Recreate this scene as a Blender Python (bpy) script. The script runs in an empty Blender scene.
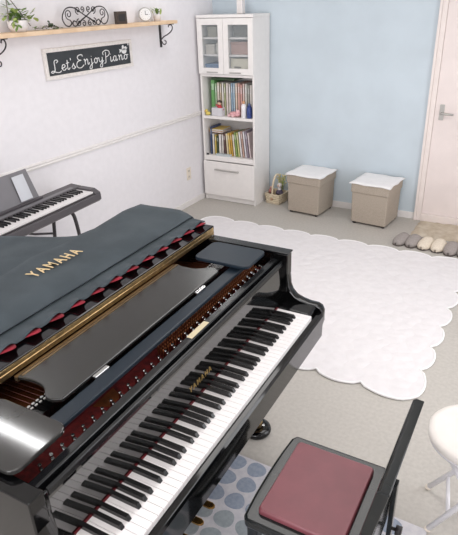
import bpy, bmesh, math, random
from mathutils import Vector, Matrix
random.seed(7)
PI = math.pi
C = bpy.context.scene.collection

# ------------------------------------------------------------------ materials
def lin(c):
    return tuple(((x/255)/12.92 if x/255 <= .04045 else ((x/255+.055)/1.055)**2.4) for x in c) + (1.0,)
MATS = {}
def mat(name, rgb, rough=.5, metal=0.0, spec=.5, coat=0.0, noise=0.0, nscale=20.0, bump=0.0, bscale=200.0, ior=1.5, rgb2=None, sheen=0.0, lo=.35, hi=.65):
    if name in MATS: return MATS[name]
    m = bpy.data.materials.new(name); m.use_nodes = True
    nt = m.node_tree; N = nt.nodes; L = nt.links
    b = N['Principled BSDF']
    b.inputs['Base Color'].default_value = lin(rgb)
    b.inputs['Roughness'].default_value = rough
    b.inputs['Metallic'].default_value = metal
    b.inputs['Specular IOR Level'].default_value = spec
    b.inputs['IOR'].default_value = ior
    b.inputs['Coat Weight'].default_value = coat
    b.inputs['Coat Roughness'].default_value = .04
    if sheen: b.inputs['Sheen Weight'].default_value = sheen
    tc = N.new('ShaderNodeTexCoord')
    nz = N.new('ShaderNodeTexNoise'); nz.inputs['Scale'].default_value = nscale; nz.inputs['Detail'].default_value = 4
    L.new(tc.outputs['Object'], nz.inputs['Vector'])
    rp = N.new('ShaderNodeValToRGB')
    if rgb2 is None:
        k = max(noise, .015)
        c2 = tuple(max(0, x*(1-k)) for x in rgb)
    else: c2 = rgb2
    rp.color_ramp.elements[0].position = lo; rp.color_ramp.elements[1].position = hi
    rp.color_ramp.elements[0].color = lin(c2); rp.color_ramp.elements[1].color = lin(rgb)
    L.new(nz.outputs['Fac'], rp.inputs['Fac']); L.new(rp.outputs['Color'], b.inputs['Base Color'])
    if bump:
        n2 = N.new('ShaderNodeTexNoise'); n2.inputs['Scale'].default_value = bscale; n2.inputs['Detail'].default_value = 3
        L.new(tc.outputs['Object'], n2.inputs['Vector'])
        bp = N.new('ShaderNodeBump'); bp.inputs['Strength'].default_value = bump; bp.inputs['Distance'].default_value = .01
        L.new(n2.outputs['Fac'], bp.inputs['Height']); L.new(bp.outputs['Normal'], b.inputs['Normal'])
    MATS[name] = m
    return m
def glass(name, rgb):
    m = bpy.data.materials.new(name); m.use_nodes = True
    b = m.node_tree.nodes['Principled BSDF']
    b.inputs['Base Color'].default_value = lin(rgb); b.inputs['Roughness'].default_value = .03
    b.inputs['Alpha'].default_value = .16
    return m

M = dict(
 wall=mat('wall_paint', (240,237,240), .85, bump=.03, bscale=90),
 blue=mat('pale_blue_paint', (206,218,226), .85, bump=.03, bscale=90, noise=.03, nscale=3),
 ceil=mat('ceiling_paint', (240,238,234), .9),
 trim=mat('white_trim', (238,234,232), .45),
 casing=mat('pinkish_white_trim', (240,229,224), .45),
 doorw=mat('pale_door_laminate', (240,228,224), .5, noise=.03, nscale=4),
 floor=mat('beige_grey_floor', (193,188,181), .7, rgb2=(184,179,172), nscale=55, bump=.05, bscale=150),
 rug=mat('white_quilt', (234,230,231), .9, bump=.0, noise=.02),
 piano=mat('polished_black_lacquer', (8,8,9), .07, ior=1.5),
 pianosoft=mat('brushed_black_lacquer', (22,23,25), .22, ior=1.5),
 desk=mat('dull_black_lacquer', (40,40,39), .24, ior=1.6),
 shelfl=mat('glossy_grey_lacquer', (46,45,44), .09, ior=1.55),
 slate=mat('slate_black_bar', (28,38,48), .36, ior=1.35),
 fall=mat('mirror_black_lacquer', (8,8,8), .03, ior=2.15),
 white=mat('ivory_white_key', (240,236,236), .25),
 black=mat('ebony_black_key', (14,14,15), .25),
 redfelt=mat('crimson_felt', (104,18,28), .9, bump=.3, bscale=300),
 dredfelt=mat('dark_red_felt', (118,24,24), .9, rgb2=(84,16,18), nscale=60, bump=.3, bscale=300),
 plate=mat('bronze_iron_plate', (150,88,52), .4, metal=.6, noise=.2, nscale=30),
 brass=mat('brass', (196,168,122), .36, metal=1.0, noise=.15, nscale=60),
 pbrass=mat('pedal_brass', (190,146,84), .2, metal=1.0),
 dbrass=mat('dull_brass_line', (128,108,84), .35, metal=.8),
 steel=mat('steel', (205,205,205), .25, metal=1.0),
 sound=mat('spruce_board', (120,78,50), .5),
 wire=mat('copper_red_string', (110,66,62), .4, metal=.5),
 cover=mat('grey_cover_cloth', (62,71,77), .85, rgb2=(52,61,67), nscale=9, bump=.15, bscale=500, sheen=.03),
 lining=mat('crimson_lining', (150,28,48), .8, rgb2=(110,14,30), nscale=30),
 gold=mat('gold_embroidery', (222,196,150), .5, metal=.1),
 goldink=mat('gold_leaf', (205,172,110), .3, metal=.8),
 maroon=mat('maroon_leatherette', (126,68,76), .42, noise=.06, nscale=12, bump=.05, bscale=400),
 bench=mat('bench_black_lacquer', (28,31,32), .12, ior=1.42),
 polka=mat('pale_rug_pile', (226,223,226), .95, rgb2=(212,210,216), nscale=40, bump=.5, bscale=400),
 dotb=mat('blue_grey_pile', (164,173,188), .95, rgb2=(150,160,178), nscale=60, bump=.5, bscale=400),
 dotg=mat('grey_green_pile', (172,180,184), .95, rgb2=(158,166,172), nscale=60, bump=.5, bscale=400),
 cream=mat('cream_white_vinyl', (240,234,228), .5),
 tube=mat('white_enamel_tube', (232,230,234), .3, coat=.3),
 ott=mat('taupe_linen', (186,174,160), .9, rgb2=(170,158,144), nscale=160, bump=.25, bscale=600),
 cloth=mat('white_cotton', (248,246,246), .9, bump=.1, bscale=120),
 darkfoot=mat('dark_plastic', (50,44,42), .5),
 fur=mat('beige_fur', (218,206,188), 1.0, rgb2=(198,182,160), nscale=16, bump=1.0, bscale=120),
 slipg=mat('grey_felt_slipper', (166,158,154), .95, rgb2=(154,146,142), nscale=90, bump=.3, bscale=500),
 slipc=mat('cream_felt_slipper', (236,224,206), .95, rgb2=(224,210,192), nscale=90, bump=.3, bscale=500),
 slipt=mat('taupe_felt_slipper', (170,161,156), .95, rgb2=(158,148,144), nscale=90, bump=.3, bscale=500),
 dsole=mat('dark_sole', (96,88,84), .9),
 pine=mat('pine_board', (236,208,176), .55, rgb2=(222,190,156), nscale=9),
 iron=mat('black_wrought_iron', (38,34,36), .5),
 cab=mat('white_cabinet_laminate', (243,239,236), .4),
 cabin=mat('cabinet_inside', (232,222,208), .6),
 handle=mat('satin_nickel', (190,188,184), .35, metal=.7),
 wicker=mat('cream_wicker', (236,222,196), .7, rgb2=(220,204,176), nscale=70, bump=.4, bscale=160),
 leaf=mat('leaf_green', (122,150,76), .6, rgb2=(92,124,58), nscale=25),
 leafl=mat('pale_leaf', (186,200,122), .6, rgb2=(150,172,92), nscale=30),
 leafd=mat('dark_leaf', (74,84,62), .6, rgb2=(54,64,46), nscale=30),
 pot=mat('white_ceramic', (236,230,228), .35, coat=.3),
 twine=mat('grey_twine', (140,132,126), .9),
 chalk=mat('chalkboard', (62,66,70), .8, rgb2=(54,58,62), nscale=10),
 frame=mat('whitewashed_frame', (238,232,228), .6, noise=.05, nscale=60),
 ink=mat('white_chalk_paint', (245,245,245), .7),
 dwood=mat('dark_brown_wood', (74,60,52), .5, noise=.2, nscale=40),
 dpb=mat('charcoal_plastic', (78,74,78), .4),
 dpt=mat('grey_plastic', (124,122,126), .45),
 dpk=mat('dark_grey_metal', (62,58,60), .4, metal=.3),
 paper=mat('pale_paper', (206,208,214), .7),
 outlet=mat('outlet_plate', (236,226,212), .5),
 glass=glass('clear_glass', (200,210,215)),
 lampw=mat('lamp_white', (245,245,245), .5),
)
# quilted surface of the white rug
def quilt(m):
    nt = m.node_tree; N = nt.nodes; L = nt.links; b = N['Principled BSDF']
    tc = N.new('ShaderNodeTexCoord'); v = N.new('ShaderNodeTexVoronoi'); v.inputs['Scale'].default_value = 14
    L.new(tc.outputs['Object'], v.inputs['Vector'])
    bp = N.new('ShaderNodeBump'); bp.inputs['Strength'].default_value = .35; bp.inputs['Distance'].default_value = .02; bp.invert = True
    L.new(v.outputs['Distance'], bp.inputs['Height']); L.new(bp.outputs['Normal'], b.inputs['Normal'])
quilt(M['rug'])

# ------------------------------------------------------------------ mesh builder
class MB:
    def __init__(s): s.v = []; s.f = []; s.sm = []; s.mi = []
    def add(s, vs, fs, smooth=False, mi=0):
        o = len(s.v); s.v += [tuple(p) for p in vs]
        for f in fs: s.f.append([i+o for i in f]); s.sm.append(smooth); s.mi.append(mi)
        return s
    def box(s, x0, x1, y0, y1, z0, z1, mi=0):
        vs = [(x, y, z) for z in (z0, z1) for y in (y0, y1) for x in (x0, x1)]
        return s.add(vs, [(0,2,3,1),(4,5,7,6),(0,1,5,4),(2,6,7,3),(0,4,6,2),(1,3,7,5)], mi=mi)
    def prism(s, poly, a0, a1, axis='z', mi=0, smooth=False):
        # poly: 2D points; axis z -> (x,y), y -> (x,z), x -> (y,z)
        n = len(poly)
        def P(p, a): return (p[0],p[1],a) if axis=='z' else ((p[0],a,p[1]) if axis=='y' else (a,p[0],p[1]))
        vs = [P(p,a0) for p in poly] + [P(p,a1) for p in poly]
        s.add(vs, [tuple(range(n)), tuple(range(2*n-1, n-1, -1))], mi=mi)
        o = len(s.v)-2*n
        for i in range(n):
            j = (i+1) % n
            s.f.append([o+i, o+j, o+n+j, o+n+i]); s.sm.append(smooth); s.mi.append(mi)
        return s
    def tube(s, pts, r, n=8, closed=False, mi=0):
        pts = [Vector(p) for p in pts]; K = len(pts)
        rs = r if isinstance(r, (list, tuple)) else [r]*K
        vs = []; up = None
        for i, p in enumerate(pts):
            a = pts[(i-1) % K] if (closed or i > 0) else p
            b = pts[(i+1) % K] if (closed or i < K-1) else p
            d = (b-a).normalized() if (b-a).length > 1e-9 else Vector((0,0,1))
            if up is None:
                up = Vector((0,0,1)) if abs(d.z) < .9 else Vector((1,0,0))
            e = (up - d*up.dot(d)); e = e.normalized() if e.length > 1e-6 else d.orthogonal().normalized()
            up = e; g = d.cross(e)
            for k in range(n):
                t = 2*PI*k/n; vs.append(p + (e*math.cos(t)+g*math.sin(t))*rs[i])
        fs = []
        for i in range(K if closed else K-1):
            for k in range(n):
                a = i*n+k; b = i*n+(k+1) % n; c = ((i+1) % K)*n+(k+1) % n; d = ((i+1) % K)*n+k
                fs.append((a,b,c,d))
        s.add(vs, fs, True, mi)
        if not closed:
            o = len(s.v)-len(vs)
            s.f.append([o+k for k in range(n-1,-1,-1)]); s.f.append([o+(K-1)*n+k for k in range(n)])
            s.sm += [False]*2; s.mi += [mi]*2
        return s
    def lathe(s, prof, cx=0, cy=0, n=24, mi=0, z0=0, smooth=True):
        vs = []
        for r, z in prof:
            for k in range(n): vs.append((cx+max(r,1e-5)*math.cos(2*PI*k/n), cy+max(r,1e-5)*math.sin(2*PI*k/n), z+z0))
        fs = []
        for i in range(len(prof)-1):
            for k in range(n): fs.append((i*n+k, i*n+(k+1) % n, (i+1)*n+(k+1) % n, (i+1)*n+k))
        s.add(vs, fs, smooth, mi)
        o = len(s.v)-len(vs)
        s.f.append([o+k for k in range(n-1,-1,-1)]); s.f.append([o+(len(prof)-1)*n+k for k in range(n)])
        s.sm += [False]*2; s.mi += [mi]*2
        return s
    def ball(s, c, rx, ry=None, rz=None, n=12, m=8, mi=0, rot=None):
        ry = ry or rx; rz = rz or rx; vs = []
        for i in range(m+1):
            th = PI*i/m
            for k in range(n):
                p = Vector((rx*math.sin(th)*math.cos(2*PI*k/n), ry*math.sin(th)*math.sin(2*PI*k/n), rz*math.cos(th)))
                if rot: p = rot @ p
                vs.append(Vector(c)+p)
        fs = [(i*n+k, (i+1)*n+k, (i+1)*n+(k+1) % n, i*n+(k+1) % n) for i in range(m) for k in range(n)]
        return s.add(vs, fs, True, mi)
    def leafblade(s, base, d, up, L, W, mi=0, bend=.25):
        b = Vector(base); d = Vector(d).normalized(); up = Vector(up)
        w = d.cross(up); w = w.normalized() if w.length > 1e-6 else d.orthogonal().normalized()
        nn = w.cross(d)
        vs = []
        for t, ww in ((0,.12),(.3,.8),(.6,1),(.85,.6),(1,.05)):
            c = b + d*L*t - nn*bend*L*t*t
            vs += [c + w*W*.5*ww, c - nn*W*.12*ww, c - w*W*.5*ww]
        fs = []
        for i in range(4):
            o = i*3
            fs += [(o,o+3,o+4,o+1),(o+1,o+4,o+5,o+2)]
        return s.add(vs, fs, True, mi)
    def mesh(s, name, mats):
        me = bpy.data.meshes.new(name); me.from_pydata(s.v, [], s.f)
        for m in (mats if isinstance(mats, (list, tuple)) else [mats]): me.materials.append(m)
        for p, a, b in zip(me.polygons, s.sm, s.mi): p.use_smooth = a; p.material_index = b
        bm = bmesh.new(); bm.from_mesh(me); bmesh.ops.recalc_face_normals(bm, faces=bm.faces); bm.to_mesh(me); bm.free()
        me.update(); return me

def obj(name, mb, m, parent=None, bevel=0, seg=2, loc=None, rotz=None):
    o = bpy.data.objects.new(name, mb.mesh(name, m) if isinstance(mb, MB) else mb); C.objects.link(o)
    if parent: o.parent = parent
    if bevel:
        b = o.modifiers.new('bevel', 'BEVEL'); b.width = bevel; b.segments = seg; b.limit_method = 'ANGLE'; b.angle_limit = math.radians(40)
        b.harden_normals = False
    if loc: o.location = loc
    if rotz: o.rotation_euler.z = rotz
    return o
def tag(o, label, cat, group=None):
    o['label'] = label; o['category'] = cat
    if group: o['group'] = group
    return o
def thing(name, label, cat, loc=(0,0,0), rotz=0, group=None):
    o = bpy.data.objects.new(name, None); C.objects.link(o); o.empty_display_size = .05
    o.location = loc; o.rotation_euler = (0,0,rotz)
    return tag(o, label, cat, group)
def struct(name, mb, m, parent=None, bevel=0):
    o = obj(name, mb, m, parent, bevel)
    if not parent: o['kind'] = 'structure'
    return o
def dup(root, loc, rotz=None, label=None):
    r = root.copy(); C.objects.link(r); r.location = loc
    if rotz is not None: r.rotation_euler.z = rotz
    if label: r['label'] = label
    for ch in list(root.children):
        c = ch.copy(); C.objects.link(c); c.parent = r
        for g in list(ch.children):
            d = g.copy(); C.objects.link(d); d.parent = c
    return r
def smooth_path(pts, n=6, closed=False):
    P = [Vector(p) if len(p) == 3 else Vector((p[0], p[1], 0)) for p in pts]; K = len(P); out = []
    for i in range(K if closed else K-1):
        p0 = P[(i-1) % K] if (closed or i > 0) else P[0]; p1 = P[i]; p2 = P[(i+1) % K]
        p3 = P[(i+2) % K] if (closed or i+2 < K) else P[-1]
        for j in range(n):
            t = j/n
            out.append(.5*((2*p1)+(p2-p0)*t+(2*p0-5*p1+4*p2-p3)*t*t+(3*p1-p0-3*p2+p3)*t**3))
    if not closed: out.append(P[-1])
    return out
def slab_round(x0, x1, y0, y1, r, n=5):
    out = []
    for cx, cy, a in ((x1-r,y1-r,0),(x0+r,y1-r,PI/2),(x0+r,y0+r,PI),(x1-r,y0+r,1.5*PI)):
        for k in range(n+1):
            t = a+PI/2*k/n; out.append((cx+r*math.cos(t), cy+r*math.sin(t)))
    return out

# ------------------------------------------------------------------ room
RX, RY, RZ = 4.4, -6.8, 2.55
struct('floor', MB().box(-.1, RX+.1, RY-.1, .1, -.1, 0), M['floor'])
struct('ceiling', MB().box(-.1, RX+.1, RY-.1, .1, RZ, RZ+.1), M['ceil'])
struct('wall_left', MB().box(-.1, 0, RY-.1, .1, 0, RZ), M['wall'])
struct('wall_back', MB().box(0, RX, 0, .1, 0, RZ), M['blue'])
struct('wall_right', MB().box(RX, RX+.1, RY, .1, 0, RZ), M['wall'])
struct('wall_front', MB().box(0, RX, RY-.1, RY, 0, RZ), M['wall'])
struct('baseboard_left', MB().box(0, .012, RY, 0, 0, .06), M['trim'], bevel=.003)
struct('baseboard_back', MB().box(.012, 2.135, -.012, 0, 0, .065), M['trim'], bevel=.003)
struct('trim_1', MB().prism([(0,.872),(.012,.872),(.016,.884),(.009,.892),(.016,.902),(.012,.912),(0,.912)], RY, 0, 'y'), M['trim'])
# door and its casing on the back wall
t = MB()
t.prism([(0,0),(-.016,0),(-.03,.012),(-.03,.05),(-.022,.062),(0,.062)], 0, 2.12, 'z')
mb = MB()
for x0 in (2.136,):
    mb.box(x0, x0+.022, -.034, 0, 0, 2.14); mb.box(x0+.022, x0+.062, -.024, 0, 0, 2.14)
mb.box(3.05, 3.09, -.024, 0, 0, 2.14); mb.box(3.09, 3.112, -.034, 0, 0, 2.14)
mb.box(2.198, 3.05, -.024, 0, 2.08, 2.14); mb.box(2.198, 3.05, -.034, 0, 0, .07)
struct('trim_2', mb, M['casing'], bevel=.003)
d = struct('door_1', MB().box(2.199, 3.049, -.012, -.001, .071, 2.079), M['doorw'], bevel=.002)
h = MB(); h.box(2.238, 2.276, -.022, -.012, .925, 1.055)
obj('lock_plate', h, M['handle'], d, bevel=.003)
obj('lever_handle', MB().tube([(2.257,-.02,.985),(2.257,-.055,.985),(2.27,-.06,.985),(2.36,-.058,.982)], .009), M['handle'], d)

# wall outlet low on the left wall
o = thing('wall_outlet', 'small cream double power outlet low on the white wall near the bookcase', 'outlet', (0,-.588,.335))
obj('plate', MB().box(0,.008,-.036,.036,-.062,.062), M['outlet'], o, bevel=.003)
s_ = MB()
for z in (-.03,.03):
    for y in (-.009,.009): s_.box(.008,.0088,y-.002,y+.002,z-.01,z+.01)
obj('socket', s_, M['darkfoot'], o)

# ------------------------------------------------------------------ wall shelf
S = thing('wall_shelf', 'long pale pine wall shelf on black scroll brackets, holding plants and ornaments', 'shelf', (0,0,0))
obj('shelf_board', MB().box(.001,.155,-3.05,-.83,1.737,1.763), M['pine'], S, bevel=.003)
def bracket(y):
    b = MB()
    b.box(.001,.006,y-.013,y+.013,1.55,1.736); b.box(.001,.145,y-.013,y+.013,1.731,1.7365)
    b.tube(smooth_path([(.01,y,1.612),(.04,y,1.635),(.085,y,1.655),(.122,y,1.68),(.136,y,1.707),(.124,y,1.728),(.102,y,1.727),(.094,y,1.71)],6),.0048,6)
    b.tube(smooth_path([(.012,y,1.60),(.03,y,1.575),(.055,y,1.578),(.06,y,1.597),(.045,y,1.604)],6),.0042,6)
    return b
obj('bracket', bracket(-.885), M['iron'], S); obj('bracket', bracket(-2.625), M['iron'], S)

def leaves(mb, c, n, R, L, W, up=.3, mi=(0,)):
    for i in range(n):
        a = random.uniform(0,2*PI); e = random.uniform(-.5,1.2)
        d = Vector((math.cos(a)*math.cos(e), math.sin(a)*math.cos(e), math.sin(e)+up))
        p = Vector(c)+Vector((random.gauss(0,R),random.gauss(0,R),random.gauss(0,R*.7)))
        mb.leafblade(p, d, (0,0,1), L*random.uniform(.7,1.2), W*random.uniform(.8,1.2), mi=random.choice(mi))
ZS = 1.763
def inb(mb, y0, y1, x0=.02, x1=.15, z0=None):
    mb.v = [(min(max(p[0],x0),x1+.03), p[1], max(p[2], z0) if z0 else p[2]) for p in mb.v]; return mb
# hanging pothos
o = thing('potted_pothos', 'leafy trailing pothos in a white pot at the left end of the wall shelf', 'plant', (.08,-2.46,ZS))
obj('pot', MB().lathe([(.045,0),(.06,.03),(.064,.065),(.06,.068),(.055,.05)]), M['pot'], o)
lf = MB(); leaves(lf,(0,.0,.095),60,.032,.05,.03,mi=(0,0,1))
for k in range(10): leaves(lf,(.05,-.055+.012*k*0,.085-.006*k),1,.012,.04,.028,up=-.8,mi=(0,1))
leaves(lf,(.03,.075,.07),8,.018,.05,.03,mi=(1,))
obj('foliage', inb(lf,0,0,-.072,.08,.004), [M['leaf'],M['leafl']], o)
obj('twine_hanger', MB().tube([(0,-.065,.06),(0,-.055,.2),(0,-.052,.26)],.003,6).tube([(0,.10,.03),(0,-.04,.2),(0,-.052,.26)],.003,6).ball((0,-.053,.225),.014), M['twine'], o)
o = thing('trailing_vine', 'low green sprig lying on the wall shelf between the pothos and the scrollwork', 'plant', (.08,-2.24,ZS))
lf = MB(); st = MB()
st.tube(smooth_path([(.0,-.09,.012),(.02,-.03,.016),(.0,.03,.022),(.02,.09,.014)],5),.0025,6)
for k in range(14):
    y = -.1+.2*k/13; leaves(lf,(.01,y,.010),2,.008,.028,.018,mi=(0,0,1))
for k in range(3): lf.ball((.02,.02+.012*k,.03),.009,mi=1)
leaves(lf,(.02,.02,.03),5,.01,.02,.016,mi=(1,)); leaves(lf,(.02,.08,.015),5,.01,.02,.016,mi=(1,0))
obj('stem', st, M['twine'], o); obj('foliage', inb(lf,0,0,-.06,.07,.002), [M['leaf'],M['leafd']], o)
# wrought iron scroll ornament
o = thing('scroll_ornament', 'black wrought iron scrollwork ornament standing on the middle of the wall shelf', 'ornament', (.07,-1.835,ZS))
def spiral(cy,cz,r0,a0,turns,sgn,k=22):
    return [(0, cy+sgn*r0*(1-.78*i/k)*math.cos(a0+2*PI*turns*i/k), cz+r0*(1-.78*i/k)*math.sin(a0+2*PI*turns*i/k)) for i in range(k+1)]
b = MB(); r = .0042
for sg in (-1,1):
    b.tube(smooth_path([(0,-sg*.10,.012),(0,-sg*.05,.045),(0,0,.068),(0,sg*.06,.10),(0,sg*.12,.127),(0,sg*.18,.122),(0,sg*.215,.09),(0,sg*.225,.055),(0,sg*.205,.02),(0,sg*.17,.01),(0,sg*.145,.03),(0,sg*.16,.05)],5),r,6)
    b.tube(smooth_path([(0,-sg*.10,.125),(0,-sg*.05,.095),(0,0,.068),(0,sg*.06,.036),(0,sg*.11,.008),(0,sg*.135,.02),(0,sg*.125,.042),(0,sg*.105,.036)],5),r,6)
    b.tube(spiral(sg*.165,.085,.034,-PI/2,1.4,sg),r*.85,6)
    b.tube(spiral(sg*.075,.028,.026,PI/2,-1.3,sg),r*.85,6)
    b.tube(spiral(sg*.075,.108,.026,-PI/2,1.3,sg),r*.85,6)
    b.tube(spiral(sg*.03,.115,.02,-PI/2,1.2,-sg),r*.85,6)
    b.tube(spiral(sg*.03,.022,.02,PI/2,-1.2,-sg),r*.85,6)
b.v = [(p[0],p[1]*1.03,p[2]) for p in b.v]
obj('scrollwork', b, M['iron'], o)
# little dark box frame
o = thing('small_picture_frame', 'small dark brown wooden block frame on the wall shelf beside the clock', 'frame', (.08,-1.475,ZS), -.35)
obj('block', MB().box(-.02,.02,-.045,.045,0,.088), M['dwood'], o, bevel=.003)
obj('inset', MB().box(.02,.022,-.028,.028,.02,.068), M['iron'], o)
# clock
o = thing('table_clock', 'small round white clock on the wall shelf next to the potted sprout', 'clock', (.075,-1.165,ZS), -.75)
def discx(r,x0,x1,cz,n=24): 
    return [(r*math.cos(2*PI*k/n), cz+r*math.sin(2*PI*k/n)) for k in range(n)]
obj('case', MB().prism(discx(.052,0,0,.056),-.02,.016,'x'), M['handle'], o, bevel=.005)
obj('dial', MB().prism(discx(.045,0,0,.056),.0155,.018,'x'), M['ink'], o)
hd = MB(); hd.box(.018,.0195,-.002,.002,.055,.083); hd.box(.018,.0195,-.002,.022,.053,.057)
for k in range(12):
    a = k*PI/6; hd.box(.018,.0192,.033*math.cos(a)-.0015,.033*math.cos(a)+.0015,.055+.033*math.sin(a)-.0015,.055+.033*math.sin(a)+.0015)
obj('clock_hands', hd, M['dpb'], o)
obj('foot', MB().tube([(0,-.03,.014),(0,-.038,0)],.005), M['pot'], o); obj('foot', MB().tube([(0,.03,.014),(0,.038,0)],.005), M['pot'], o)
# sprout
o = thing('potted_sprout', 'small green sprout in a little white pot at the right end of the wall shelf', 'plant', (.085,-1.02,ZS))
obj('pot', MB().lathe([(.026,0),(.034,.04),(.036,.05),(.03,.05),(.028,.042)]), M['pot'], o)
lf = MB(); leaves(lf,(0,0,.06),26,.014,.05,.016,up=.7,mi=(0,0,1))
obj('foliage', inb(lf,0,0,-.075,.07,.04), [M['leaf'],M['leafl']], o)

# ------------------------------------------------------------------ chalkboard sign
o = thing('chalkboard_sign', 'white framed chalkboard sign with white script lettering and a bird, hung below the wall shelf', 'sign', (0,-1.772,1.54))
fr = MB(); W2, H2, b_ = .468, .102, .026
fr.box(.001,.022,-W2,W2,H2-b_,H2); fr.box(.001,.022,-W2,W2,-H2,-H2+b_); fr.box(.001,.022,-W2,-W2+b_,-H2+b_,H2-b_); fr.box(.001,.022,W2-b_,W2,-H2+b_,H2-b_)
obj('frame', fr, M['frame'], o, bevel=.003)
bd = obj('board', MB().box(.001,.014,-W2+b_,W2-b_,-H2+b_,H2-b_), M['chalk'], o)
G = { # script strokes, x-height 1, ascender 2
 'L':[[(.75,1.75),(.95,2.05),(.75,2.3),(.5,2.0),(.5,1.2),(.45,.4),(.2,.05),(0,.2),(.2,.4),(.6,.1),(1.0,0),(1.25,.25)]],
 'e':[[(0,.35),(.5,.6),(.5,.95),(.25,1),(.08,.6),(.15,.1),(.45,0),(.7,.35)]],
 't':[[(.25,1.75),(.22,.9),(.2,.2),(.35,0),(.6,.3)],[(0,1.15),(.5,1.25)]],
 "'":[[(.1,2.0),(.12,1.6)]],
 's':[[(0,.3),(.35,1.0),(.3,.8),(.5,.35),(.35,0),(.1,.1)],[(.35,.0),(.65,.3)]],
 'E':[[(1.0,2.0),(.95,2.3),(.6,2.35),(.3,2.05),(.4,1.5),(.75,1.35),(.3,1.2),(.08,.6),(.25,.05),(.7,0),(1.1,.45)]],
 'n':[[(0,.9),(.12,1),(.15,0)],[(.15,.6),(.4,1),(.55,.85),(.55,.1),(.65,0),(.8,.3)]],
 'j':[[(.25,1),(.28,-.3),(.15,-.9),(-.1,-.85),(0,-.4),(.5,.2)],[(.27,1.35),(.29,1.42)]],
 'o':[[(.35,1),(.1,.75),(.08,.25),(.3,0),(.52,.3),(.5,.8),(.3,1.0),(.5,.85),(.75,.9)]],
 'y':[[(0,1),(.05,.3),(.25,.1),(.5,.5)],[(.52,1),(.5,-.3),(.35,-.9),(.1,-.8),(.2,-.35),(.7,.25)]],
 'P':[[(.45,2.1),(.42,1.0),(.35,.1),(.15,0)],[(.1,1.6),(.05,2.1),(.5,2.45),(.95,2.2),(.95,1.6),(.6,1.2),(.42,1.25)]],
 'i':[[(.1,1),(.1,.15),(.2,0),(.4,.3)],[(.12,1.4),(.14,1.47)]],
 'a':[[(.5,.85),(.3,1),(.08,.7),(.08,.2),(.28,0),(.5,.4),(.52,1)],[(.52,1),(.52,.15),(.62,0),(.8,.3)]],
}
tx = MB()
X = .037
def word(chars, ys, zb):
    for ch, (y0, w) in zip(chars, ys):
        for stk in G[ch]:
            mw = max(p[0] for q in G[ch] for p in q)
            pp = smooth_path([(0, y0+p[0]/max(mw,.3)*w if ch != "'" else y0, p[1]*X+zb) for p in stk], 4)
            tx.tube([(.0155,p.y,p.z) for p in pp], .0034, 5)
Y0 = 1.772
word("L", [(-2.190+Y0,.095)], -.06)
word("et's", [(-2.09+Y0,.045),(-2.043+Y0,.035),(-1.995+Y0,.01),(-1.99+Y0,.04)], -.05)
word("E", [(-1.945+Y0,.08)], -.05)
word("njoy", [(-1.86+Y0,.055),(-1.80+Y0,.035),(-1.755+Y0,.05),(-1.70+Y0,.05)], -.035)
word("P", [(-1.655+Y0,.075)], -.045)
word("iano", [(-1.575+Y0,.032),(-1.54+Y0,.055),(-1.475+Y0,.058),(-1.41+Y0,.055)], -.04)
obj('script_lettering', tx, M['ink'], bd)
def ell(cy,cz,ry,rz,n=16): return [(cy+ry*math.cos(2*PI*k/n),cz+rz*math.sin(2*PI*k/n)) for k in range(n)]
bm_=MB()
for q in (ell(.372,.022,.03,.02), ell(.394,.043,.014,.013), [(.404,.047),(.418,.042),(.404,.038)], [(.352,.03),(.318,.012),(.322,.028),(.316,.040),(.345,.036)], [(.385,.03),(.368,.068),(.352,.062),(.350,.03)]):
    bm_.prism(q,.014,.0165,'x')
bm_.prism([(.425,.060),(.433,.064),(.431,.076),(.422,.072)],.014,.0165,'x')
obj('bird_emblem', bm_, M['ink'], bd)

# ------------------------------------------------------------------ bookcase
BX0, BX1, BY = .035, .627, -.336
K = thing('bookcase', 'tall white bookcase with glass doors above and a drawer below, in the corner', 'bookcase', (0,0,0))
c = MB()
c.box(BX0,BX0+.02,BY,-.014,0,1.76); c.box(BX1-.02,BX1,BY,-.014,0,1.76)
c.box(BX0+.02,BX1-.02,-.026,-.014,.03,1.76)
obj('case', c, M['cab'], K, bevel=.002)
obj('top_board', MB().box(BX0-.004,BX1+.004,BY-.022,-.013,1.76,1.785), M['cab'], K, bevel=.003)
for z0,z1 in ((1.245,1.268),(.845,.872),(.425,.475),(.06,.08)):
    obj('shelf', MB().box(BX0+.02,BX1-.02,BY+(.004 if z0<1.2 else .0),-.026,z0,z1), M['cab'], K, bevel=.002)
for z in (1.435,1.585): obj('inner_shelf', MB().box(BX0+.02,BX1-.02,BY+.03,-.026,z-.008,z+.008), M['cab'], K)
obj('divider', MB().box((BX0+BX1)/2-.008,(BX0+BX1)/2+.008,BY+.03,-.026,1.268,1.76), M['cab'], K)
obj('plinth', MB().box(BX0+.02,BX1-.02,BY+.012,-.03,.004,.06), M['cab'], K)
def glass_door(x0,x1,hx):
    z0,z1 = 1.272,1.756; s=.052; m=MB()
    m.box(x0,x0+s,BY-.02,BY-.001,z0,z1); m.box(x1-s,x1,BY-.02,BY-.001,z0,z1)
    m.box(x0+s,x1-s,BY-.02,BY-.001,z1-.055,z1); m.box(x0+s,x1-s,BY-.02,BY-.001,z0,z0+.055)
    d_ = obj('door', m, M['cab'], K, bevel=.002)
    obj('glass_pane', MB().box(x0+s-.003,x1-s+.003,BY-.012,BY-.008,z0+.05,z1-.05), M['glass'], d_)
    obj('handle', MB().box(hx-.06,hx+.06,BY-.03,BY-.02,z0+.012,z0+.022), M['handle'], d_, bevel=.003)
glass_door(BX0,.3135,.19); glass_door(.3165,BX1,.44)
dr = obj('drawer', MB().box(BX0+.003,BX1-.003,BY-.02,BY-.001,.064,.42), M['cab'], K, bevel=.003)
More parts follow.
